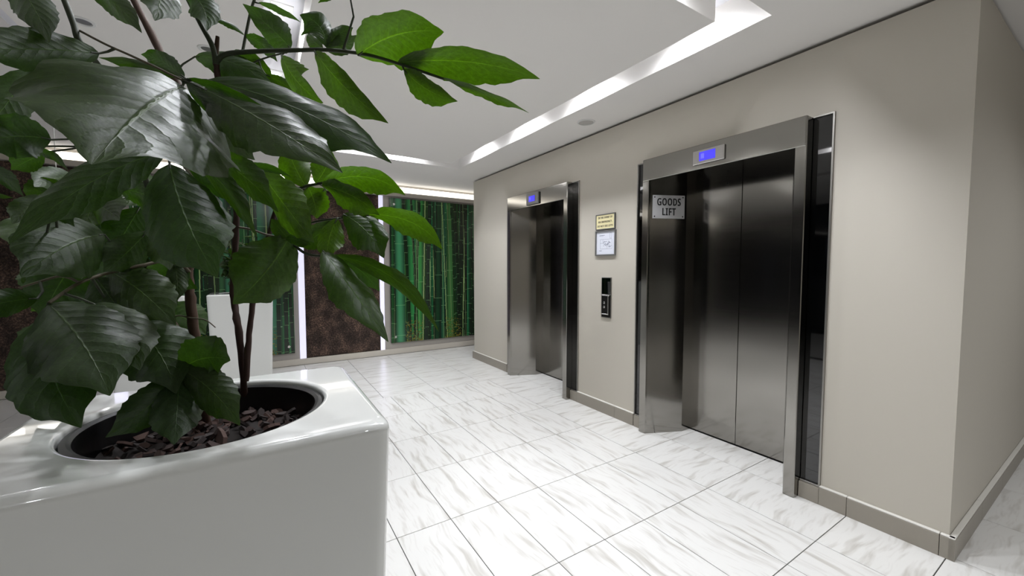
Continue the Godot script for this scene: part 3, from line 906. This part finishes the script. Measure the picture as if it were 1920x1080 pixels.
func build_plant():
	var t := thing("potted_plant", "large plant with broad wavy dark green leaves growing from the foreground planter", "plant")
	var soil_h := POT.y - 0.075
	var g1 := on_plane(386, 800, soil_h)
	var g2 := on_plane(460, 765, soil_h)
	var g3 := on_plane(362, 775, soil_h)
	# woody stems
	branch(t, "stem", M.bark, [g1, [373, 700, 0.83], [366, 640, 0.83], [358, 570, 0.83], [354, 507, 0.83], [360, 420, 0.82], [366, 337, 0.80], [381, 262, 0.80], [345, 180, 0.80], [302, 100, 0.82], [246, -10, 0.84]], 0.0098, 0.0060, 0.0006)
	branch(t, "stem", M.bark_red, [g2, [450, 640, 0.86], [439, 568, 0.86], [437, 520, 0.85], [441, 470, 0.84], [443, 390, 0.83], [438, 300, 0.82], [432, 215, 0.80], [412, 160, 0.78], [405, 115, 0.76]], 0.0068, 0.0052, 0.0006)
	branch(t, "stem", M.bark_red, [at(461, 715, 0.865), [466, 640, 0.87], [475, 562, 0.87], [486, 500, 0.87], [505, 440, 0.86], [517, 395, 0.84], [524, 372, 0.83]], 0.0062, 0.0045, 0.0006)
	branch(t, "stem", M.bark, [g3, [346, 655, 0.86], [318, 585, 0.84], [328, 560, 0.82]], 0.0055, 0.0035, 0.0005)
	# side branches
	branch(t, "branch", M.green_stem, [[405, 118, 0.76], [422, 102, 0.755], [470, 97, 0.74], [560, 94, 0.72], [620, 94, 0.71], [690, 103, 0.70], [755, 122, 0.69], [832, 148, 0.68]], 0.0050, 0.0020)
	branch(t, "branch", M.green_stem, [[405, 120, 0.76], [398, 86, 0.75], [376, 45, 0.74], [345, -15, 0.73]], 0.0052, 0.0034)
	branch(t, "branch_stub", M.bark, [[405, 100, 0.76], [407, 80, 0.757], [408, 68, 0.755]], 0.0045, 0.0030)
	branch(t, "branch", M.green_stem, [[436, 180, 0.86], [452, 110, 0.86], [462, 60, 0.86], [472, 14, 0.86], [482, -12, 0.86]], 0.0030, 0.0026)
	branch(t, "branch", M.green_stem, [[448, 150, 0.83], [471, 121, 0.80], [500, 108, 0.78], [535, 99, 0.75]], 0.0020, 0.0014)
	branch(t, "branch", M.green_stem, [[432, 215, 0.80], [402, 185, 0.74], [372, 162, 0.68], [345, 152, 0.62]], 0.0050, 0.0038)
	branch(t, "branch", M.twig, [[366, 337, 0.80], [350, 315, 0.75], [332, 292, 0.69], [316, 286, 0.64]], 0.0046, 0.0036)
	branch(t, "branch", M.green_stem, [[354, 500, 0.82], [300, 420, 0.78], [235, 210, 0.70], [190, 130, 0.66], [150, 80, 0.62], [138, 45, 0.62], [116, -12, 0.62]], 0.0048, 0.0040)
	branch(t, "branch", M.green_stem, [[150, 80, 0.62], [133, 78, 0.60], [116, 82, 0.58]], 0.0030, 0.0022)
	branch(t, "branch", M.twig, [[150, 58, 0.62], [200, 84, 0.615], [245, 104, 0.61], [292, 126, 0.62], [345, 152, 0.62]], 0.0017, 0.0017)
	branch(t, "branch", M.green_stem, [[524, 372, 0.83], [545, 360, 0.82], [575, 349, 0.81], [606, 343, 0.80]], 0.0042, 0.0024)
	branch(t, "branch", M.green_stem, [[512, 415, 0.85], [548, 425, 0.82], [600, 414, 0.80], [650, 408, 0.78], [705, 402, 0.76]], 0.0026, 0.0016)
	branch(t, "branch", M.green_stem, [[508, 430, 0.86], [540, 450, 0.82], [575, 476, 0.78], [618, 480, 0.75]], 0.0036, 0.0022)
	branch(t, "branch", M.twig, [[438, 425, 0.84], [470, 430, 0.82], [500, 440, 0.80], [535, 447, 0.79]], 0.0024, 0.0018)
	branch(t, "branch", M.twig, [[355, 510, 0.82], [326, 487, 0.79], [270, 497, 0.75], [217, 508, 0.72], [150, 530, 0.67], [92, 568, 0.62]], 0.0036, 0.0024)
	branch(t, "branch", M.twig, [[150, 530, 0.67], [116, 518, 0.67], [75, 528, 0.66], [36, 540, 0.65]], 0.0022, 0.0016)
	branch(t, "branch", M.twig, [[366, 650, 0.82], [356, 668, 0.77], [346, 686, 0.72], [338, 697, 0.69]], 0.0034, 0.0026)
	branch(t, "branch", M.twig, [[318, 597, 0.82], [335, 592, 0.82], [358, 596, 0.82], [385, 600, 0.82], [404, 614, 0.82]], 0.0017, 0.0010)
	branch(t, "branch", M.green_stem, [[437, 318, 0.82], [450, 314, 0.81], [470, 312, 0.80], [486, 318, 0.80]], 0.0022, 0.0016)
	branch(t, "branch", M.twig, [[300, 420, 0.78], [285, 430, 0.78], [250, 440, 0.80], [225, 420, 0.80], [205, 380, 0.80]], 0.0030, 0.0020)
	# upper right branch, seen from below against the ceiling
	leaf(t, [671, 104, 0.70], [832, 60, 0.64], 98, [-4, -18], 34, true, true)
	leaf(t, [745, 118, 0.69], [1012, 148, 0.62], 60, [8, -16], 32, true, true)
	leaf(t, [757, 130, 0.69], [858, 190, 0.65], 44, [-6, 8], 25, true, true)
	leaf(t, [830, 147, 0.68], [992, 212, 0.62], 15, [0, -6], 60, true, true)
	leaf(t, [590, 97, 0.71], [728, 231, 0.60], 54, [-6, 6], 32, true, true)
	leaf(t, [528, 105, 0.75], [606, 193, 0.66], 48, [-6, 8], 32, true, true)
	leaf(t, [545, 91, 0.75], [455, 7, 0.80], 50, [10, 6], -10)
	leaf(t, [612, 88, 0.71], [562, 28, 0.70], 58, [10, -10], 38)
	leaf(t, [610, 88, 0.71], [662, 52, 0.74], 30, [0, -6], -30)
	leaf(t, [611, 92, 0.71], [668, 66, 0.76], 34, [0, 6], 0)
	leaf(t, [606, 92, 0.71], [578, 62, 0.75], 28, [-4, 0], 0)
	leaf(t, [484, 6, 0.86], [564, 42, 0.78], 12, [0, -6], 40)
	leaf(t, [458, 66, 0.86], [392, 36, 0.82], 10, [0, -8], 40)
	leaf(t, [459, 67, 0.86], [520, 116, 0.80], 24, [4, -6], 10)
	leaf(t, [655, -14, 0.70], [596, 6, 0.72], 16, [0, -6], 20)
	leaf(t, [348, -20, 0.73], [388, 58, 0.68], 52, [12, -6], 0)
	leaf(t, [300, -44, 0.66], [290, 39, 0.60], 62, [6, 0], 0)
	leaf(t, [140, -40, 0.62], [266, 62, 0.55], 42, [10, -6], 0)
	leaf(t, [10, -50, 0.60], [92, 80, 0.52], 62, [8, -8], 0)
		# dark leaf at top left, and the two big grey-green leaves close to the camera
	leaf(t, [186, 100, 0.60], [-70, 96, 0.46], 78, [0, -6], 12)
	leaf(t, [342, 162, 0.62], [172, 308, 0.37], 302, [-4, -14], 22)
	leaf(t, [388, 150, 0.62], [734, 306, 0.55], 92, [10, -18], -38)
	leaf(t, [380, 166, 0.61], [642, 324, 0.48], 104, [0, -8], -34)
	leaf(t, [346, 146, 0.64], [264, 102, 0.70], 36, [0, -8], 0)
	leaf(t, [340, 146, 0.63], [185, 108, 0.66], 22, [0, -4], 20)
	leaf(t, [366, 106, 0.80], [508, 155, 0.74], 46, [0, -12], -36)
	leaf(t, [412, 112, 0.79], [516, 162, 0.82], 44, [6, -14], 0)
	leaf(t, [498, 140, 0.80], [578, 191, 0.78], 22, [0, -4], 0)
	leaf(t, [352, 148, 0.62], [490, 198, 0.54], 18, [0, -6], 35)
	leaf(t, [350, 154, 0.62], [436, 232, 0.55], 26, [-4, 4], 20)
	leaf(t, [436, 214, 0.80], [400, 250, 0.84], 22, [-4, 0], 0)
	leaf(t, [428, 222, 0.80], [478, 300, 0.74], 46, [-6, 6], 0)
	leaf(t, [436, 213, 0.80], [518, 288, 0.74], 42, [0, -4], 0)
	# centre
	leaf(t, [458, 311, 0.80], [546, 332, 0.74], 15, [0, -8], 30)
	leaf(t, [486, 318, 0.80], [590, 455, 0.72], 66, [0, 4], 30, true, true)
	leaf(t, [456, 316, 0.81], [494, 370, 0.80], 24, [6, -4], 0)
	leaf(t, [336, 283, 0.66], [483, 446, 0.60], 36, [10, -16], 28)
	leaf(t, [378, 289, 0.72], [522, 398, 0.64], 54, [6, -14], 24)
	leaf(t, [352, 300, 0.74], [452, 372, 0.72], 44, [-4, 4], 10)
	leaf(t, [318, 308, 0.64], [408, 520, 0.52], 136, [-10, 6], 4)
	leaf(t, [543, 443, 0.80], [437, 570, 0.72], 112, [6, 6], -10)
	leaf(t, [540, 447, 0.79], [508, 410, 0.78], 30, [0, 0], 0)
	leaf(t, [536, 448, 0.79], [584, 460, 0.76], 24, [0, -4], 0)
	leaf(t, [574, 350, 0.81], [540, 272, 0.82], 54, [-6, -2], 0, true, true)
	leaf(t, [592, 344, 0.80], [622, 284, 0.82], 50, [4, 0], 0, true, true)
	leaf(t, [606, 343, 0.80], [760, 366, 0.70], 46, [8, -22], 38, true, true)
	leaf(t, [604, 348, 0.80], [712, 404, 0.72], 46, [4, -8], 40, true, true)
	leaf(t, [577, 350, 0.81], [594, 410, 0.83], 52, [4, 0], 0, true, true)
	leaf(t, [610, 355, 0.82], [552, 400, 0.90], 42, [0, 0], 0)
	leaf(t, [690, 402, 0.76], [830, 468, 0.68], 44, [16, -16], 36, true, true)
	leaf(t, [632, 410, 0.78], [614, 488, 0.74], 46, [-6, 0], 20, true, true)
	leaf(t, [622, 414, 0.79], [556, 462, 0.80], 42, [2, 6], 0)
	leaf(t, [644, 402, 0.78], [720, 484, 0.70], 66, [6, -8], -10)
	leaf(t, [606, 470, 0.75], [728, 641, 0.60], 66, [-2, -6], -25)
	leaf(t, [620, 480, 0.75], [823, 622, 0.66], 30, [18, -28], 25)
	leaf(t, [640, 484, 0.75], [712, 546, 0.78], 44, [2, -6], 0)
	leaf(t, [606, 482, 0.76], [608, 512, 0.80], 14, [0, 0], 0)
	# left side
	leaf(t, [312, 284, 0.64], [16, 458, 0.48], 72, [-6, -22], 30)
	leaf(t, [-30, 312, 0.56], [44, 368, 0.54], 26, [0, -8], 20, false)
	leaf(t, [-40, 360, 0.56], [25, 371, 0.54], 10, [0, 0], 30, false)
	leaf(t, [74, 366, 0.62], [22, 420, 0.58], 42, [0, 0], 0)
	leaf(t, [60, 132, 0.66], [-30, 250, 0.60], 64, [0, 0], 0)
	leaf(t, [96, 262, 0.62], [-50, 270, 0.54], 78, [0, -10], 0)
	leaf(t, [82, 286, 0.66], [20, 318, 0.66], 38, [0, 0], 0)
	leaf(t, [44, 274, 0.66], [128, 320, 0.62], 14, [6, -8], 30)
	leaf(t, [262, 390, 0.80], [206, 488, 0.76], 74, [-4, 4], 0)
	leaf(t, [222, 356, 0.78], [304, 384, 0.74], 46, [0, -8], 0)
	leaf(t, [274, 436, 0.76], [194, 510, 0.70], 64, [0, 4], 0)
	leaf(t, [288, 430, 0.76], [318, 506, 0.72], 50, [4, 0], 0)
	leaf(t, [196, 440, 0.72], [40, 520, 0.58], 128, [0, -16], 6)
	leaf(t, [96, 396, 0.62], [140, 425, 0.62], 22, [0, -6], 10)
	leaf(t, [70, 560, 0.64], [-60, 588, 0.56], 54, [0, -6], 0)
	leaf(t, [92, 571, 0.62], [206, 742, 0.54], 156, [8, -10], 0)
	leaf(t, [84, 600, 0.62], [152, 802, 0.53], 124, [-16, 6], 4)
	leaf(t, [176, 570, 0.66], [262, 694, 0.60], 96, [10, -6], 0)
	leaf(t, [232, 600, 0.72], [330, 738, 0.66], 116, [14, -12], 0)
	leaf(t, [204, 508, 0.74], [330, 610, 0.68], 92, [0, -10], 0)
	leaf(t, [150, 480, 0.74], [80, 600, 0.70], 84, [-8, 0], 0)
	leaf(t, [180, 520, 0.72], [230, 590, 0.70], 70, [0, 0], 0)
	leaf(t, [332, 570, 0.82], [282, 508, 0.80], 34, [-4, 4], 0)
	leaf(t, [326, 490, 0.80], [330, 566, 0.78], 34, [4, 0], 0)
	leaf(t, [296, 586, 0.80], [248, 600, 0.76], 22, [0, -4], 0)
	leaf(t, [290, 588, 0.80], [312, 622, 0.76], 30, [0, 0], 0)
	leaf(t, [296, 600, 0.80], [334, 690, 0.76], 66, [4, 0], 0)
	# low leaves hanging over the opening
	leaf(t, [336, 698, 0.69], [198, 820, 0.60], 66, [6, 8], -6)
	leaf(t, [337, 702, 0.69], [326, 834, 0.60], 78, [0, 4], 0)
	leaf(t, [342, 694, 0.69], [450, 798, 0.64], 66, [4, -10], 10)
	leaf(t, [342, 690, 0.70], [432, 676, 0.68], 84, [0, -12], 10)
	leaf(t, [345, 700, 0.70], [420, 745, 0.68], 60, [0, -6], 10)
	# inner foliage that fills the crown on the left
	var r := RandomNumberGenerator.new(); r.seed = 23
	for k in 30:
		var x := r.randf_range(40, 320)
		var y := r.randf_range(330, 640)
		if x < 70 and y < 520: continue
		var a := r.randf_range(0.1, 3.0)
		var l := r.randf_range(60, 110)
		var d := r.randf_range(0.80, 0.98)
		leaf(t, [x, y, d], [x + cos(a) * l, y + sin(a) * l, d - r.randf_range(-0.03, 0.1)], r.randf_range(48, 84), [r.randf_range(-8, 8), -8], r.randf_range(-20, 20))

# ------------------------------------------------------------------ hanging wires
func build_wires():
	for e: Array in [[-1.396, "leftmost of the three thin hanging wires, before the dark soil panel"], [-0.935, "middle one of the three thin wires hanging behind the leaves"], [-0.569, "rightmost of the three thin hanging wires, near the plant stem"]]:
		var t := thing("hanging_wire", e[1], "wire", Vector3(e[0], 1.25, -4.86), "thin wires hanging behind the plant")
		var st := st_new()
		add_tube(st, [Vector3(0, 0, 0), Vector3(0, 0.8, 0), Vector3(0, TOP - 1.25, 0)], [0.0035, 0.0035, 0.0035], 8)
		part("cable", st.commit(), M.wire, t)
		part("weight", lathe([Vector2(0.0, -0.03), Vector2(0.009, -0.027), Vector2(0.01, 0.0), Vector2(0.006, 0.012), Vector2(0.0, 0.014)], 16), M.wire, t)
